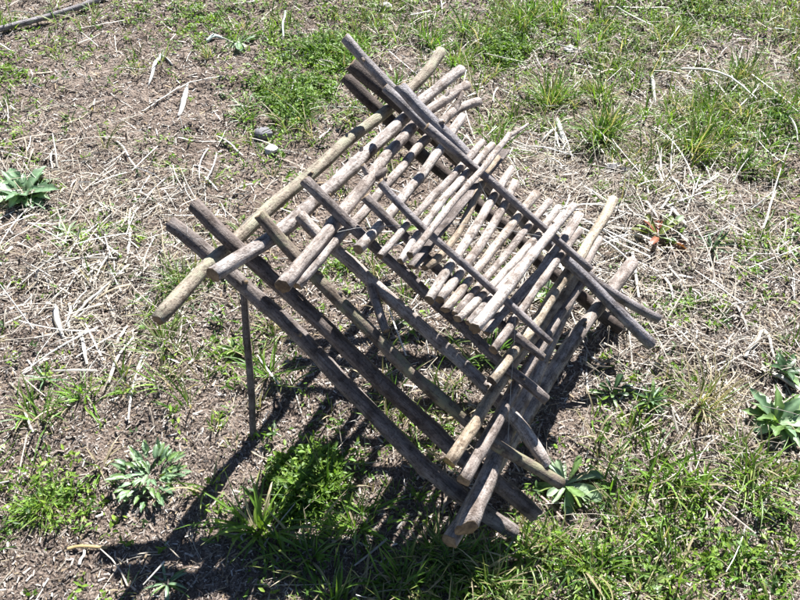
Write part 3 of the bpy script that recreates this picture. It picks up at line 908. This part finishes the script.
stalk([(669, 268), (685, 294)], .007, 'pale stalk in the straw right of the trap, left of two leaning together')
stalk([(665, 278), (676, 306)], .007, 'pale stalk in the straw right of the trap, lower of two leaning together')
stalk([(732, 308), (746, 335)], .006, 'thin bleached stalk at the right above the crossed stalks')
stalk([(744, 359), (763, 332)], .009, 'wide bleached stalk forming the left leg of a pair at the right')
stalk([(763, 332), (773, 358)], .008, 'bleached stalk forming the right leg of a pair at the right')
stalk([(774, 374), (802, 391)], .011, 'thick white stalk at the right edge above the broad-leaved clump')
stalk([(678, 79), (715, 92), (752, 111)], .009, 'long arched pale stalk on the grass at the upper right', (.55, .54, .46), .045)
stalk([(655, 169), (661, 189)], .01, 'short whitish stalk right of the trap\'s far side, upper of two')
stalk([(665, 182), (687, 200)], .009, 'short whitish stalk right of the trap\'s far side, lower of two')
stalk([(643, 205), (656, 221)], .009, 'grey-white stalk just above the reddish rosette')
stalk([(668, 213), (685, 232)], .012, 'broad grey-white stalk right of the reddish rosette')
stalk([(607, 7), (640, 9), (672, 8)], .008, 'pale stalk lying along the top edge at the right')
stalk([(592, 425), (618, 451)], .005, 'thin brown stem on bare soil right of the trap', (.3, .22, .17))
stalk([(541, 492), (574, 529)], .005, 'thin pinkish-brown twig below the pale spoon-leaved rosette', (.34, .24, .2))
stalk([(756, 521), (773, 481)], .006, 'thin pale stem leaning in the grass at the lower right')
stalk([(20, 403), (35, 435)], .005, 'thin pale stem at the left edge above the feathery tuft')
stalk([(66, 547), (105, 545)], .007, 'yellowish stub of stalk lying near the bottom left', (.42, .31, .15))
stalk([(79, 562), (84, 548)], .006, 'tiny white stalk below the yellowish stub')
stalk([(480, 102), (520, 150)], .004, 'thin dry stem lying behind the trap\'s far stick ends', (.4, .34, .26))
stalk([(686, 80), (698, 60)], .005, 'thin pale stem above the long arched stalk')
stalk([(725, 102), (742, 82)], .005, 'thin pale stem crossing beside the long arched stalk\'s right end')

# folded dead leaves, stiff and bleached
def dead_leaf(pts, w, lab, col=(.58, .57, .53), lift=.012):
    P = np.array([on_ground(*p) for p in pts])
    n = 12
    t = np.linspace(0, 1, n); s = np.linspace(0, 1, len(P))
    P = np.stack([np.interp(t, s, P[:, k]) for k in range(3)], 1)
    P[:, 2] = height(P[:, 0], P[:, 1]) + .004 + lift * np.sin(np.pi * t)
    T = np.gradient(P, axis=0); T /= np.linalg.norm(T, axis=1)[:, None]
    A = np.cross(T, [0, 0, 1.0]); A /= np.linalg.norm(A, axis=1)[:, None]
    wp = w * .36 * (np.sin(np.pi * (.1 + .85 * t)) ** .7)
    V = np.stack([P - A * wp[:, None] * .9 - [0, 0, .006], P - A * wp[:, None] * .45, P + np.array([0, 0, .3]) * wp[:, None],
                  P + A * wp[:, None] * .5, P + A * wp[:, None] - [0, 0, .004]], 1)
    I_ = np.arange(n * 5).reshape(n, 5)
    q = np.stack([I_[:-1, :-1], I_[:-1, 1:], I_[1:, 1:], I_[1:, :-1]], -1).reshape(-1, 4)
    c = P[0].copy(); c[2] = height(c[0], c[1])
    g = np.random.default_rng(int(pts[0][0]))
    o = obj('dead_leaf', mesh_np('dead_leaf', V - c, q, col=np.clip(np.array(col)[None] * (1 + .02 * g.standard_normal((n * 5, 1))), .02, .8)), M_STRAW, None, c)
    sd = o.modifiers.new('thickness', 'SOLIDIFY'); sd.thickness = .0012
    return tag(o, lab, 'dead leaf', 'bleached dead leaves on the ground')

dead_leaf([(148, 85), (155, 66), (162, 57), (173, 66)], .022, 'tent-like folded bleached leaf at the upper left')
dead_leaf([(178, 117), (184, 98), (187, 83)], .028, 'pointed bleached leaf standing on the thin bent stem')
dead_leaf([(56, 305), (58, 322), (63, 338)], .022, 'curled pale dead leaf left of the long diagonal stalk')
dead_leaf([(652, 70), (653, 84), (657, 100)], .022, 'bluish-white folded dead leaf in the grass left of the long arched stalk')
dead_leaf([(557, 118), (559, 132), (566, 148)], .026, 'drooping bleached leaf between the two tall grass tufts')
dead_leaf([(541, 140), (552, 133), (562, 130)], .018, 'pale curled leaf left below the tall grass tufts')
dead_leaf([(205, 42), (214, 37), (224, 38)], .03, 'whitish broad leaf beside the rosette near the top left', (.5, .58, .5))

# --- stones
def stone(px, py, rpx, lab, mat, seed, cat='stone'):
    g = on_ground(px, py); g[2] = height(g[0], g[1])
    r = rpx * scale_at(px, py)
    import bmesh
    bm = bmesh.new(); bmesh.ops.create_icosphere(bm, subdivisions=3, radius=1)
    s = np.random.default_rng(seed)
    pl = [(Vector(s.normal(0, 1, 3)).normalized(), s.uniform(.62, .9)) for _ in range(10)]
    for v in bm.verts:
        for nrm, dd in pl:
            e = v.co.dot(nrm) - dd
            if e > 0: v.co -= nrm * e
        v.co *= 1 + .05 * (s.random() - .5)
        v.co = Vector((v.co.x * r * 1.15, v.co.y * r, v.co.z * r * .7 + r * .35))
    me = bpy.data.meshes.new('stone'); bm.to_mesh(me); bm.free()
    o = obj('stone', me, mat, None, g)
    return tag(o, lab, cat, 'stones on the ground')

stone(264, 134, 8.5, 'dark angular stone left of the trap\'s far corner', M_STONE, 3)
stone(271, 153, 7, 'small whitish stone just below the dark angular one', M_STONE_W, 4)
stone(386, 6, 6, 'small pale stone at the top edge behind the trap', M_STONE_W, 5)
stone(613, 168, 6, 'dark pebble at the foot of the wide grass tuft, left of two', M_STONE, 6)
stone(625, 170, 5, 'dark pebble at the foot of the wide grass tuft, right of two', M_STONE, 8)
stone(570, 50, 6, 'pale flat stone behind the tall bright grass tuft', M_STONE_W, 9)

# --- weathered pole lying at the top left
Pq = np.array([on_ground(*p) for p in [(-45, 45), (0, 32), (60, 17), (108, 1), (150, -16)]])
n = 44
t = np.linspace(0, 1, n)
Pq = smooth_axis(Pq, 2, n)
Pq[:, 2] = .014 + .002 * np.sin(t * 9)
V, q, tr, uv, mi = tube(Pq, .0105, 55, sides=12, rough=.1, knots=3)
pole = obj('pole', mesh_np('pole', V - Pq[0], q, tr, uv=uv, mat_idx=mi), [BARK['smooth'], M_CUT_OLD], None, Pq[0])
tag(pole, 'long thin weathered pole lying on the soil at the top left', 'pole')
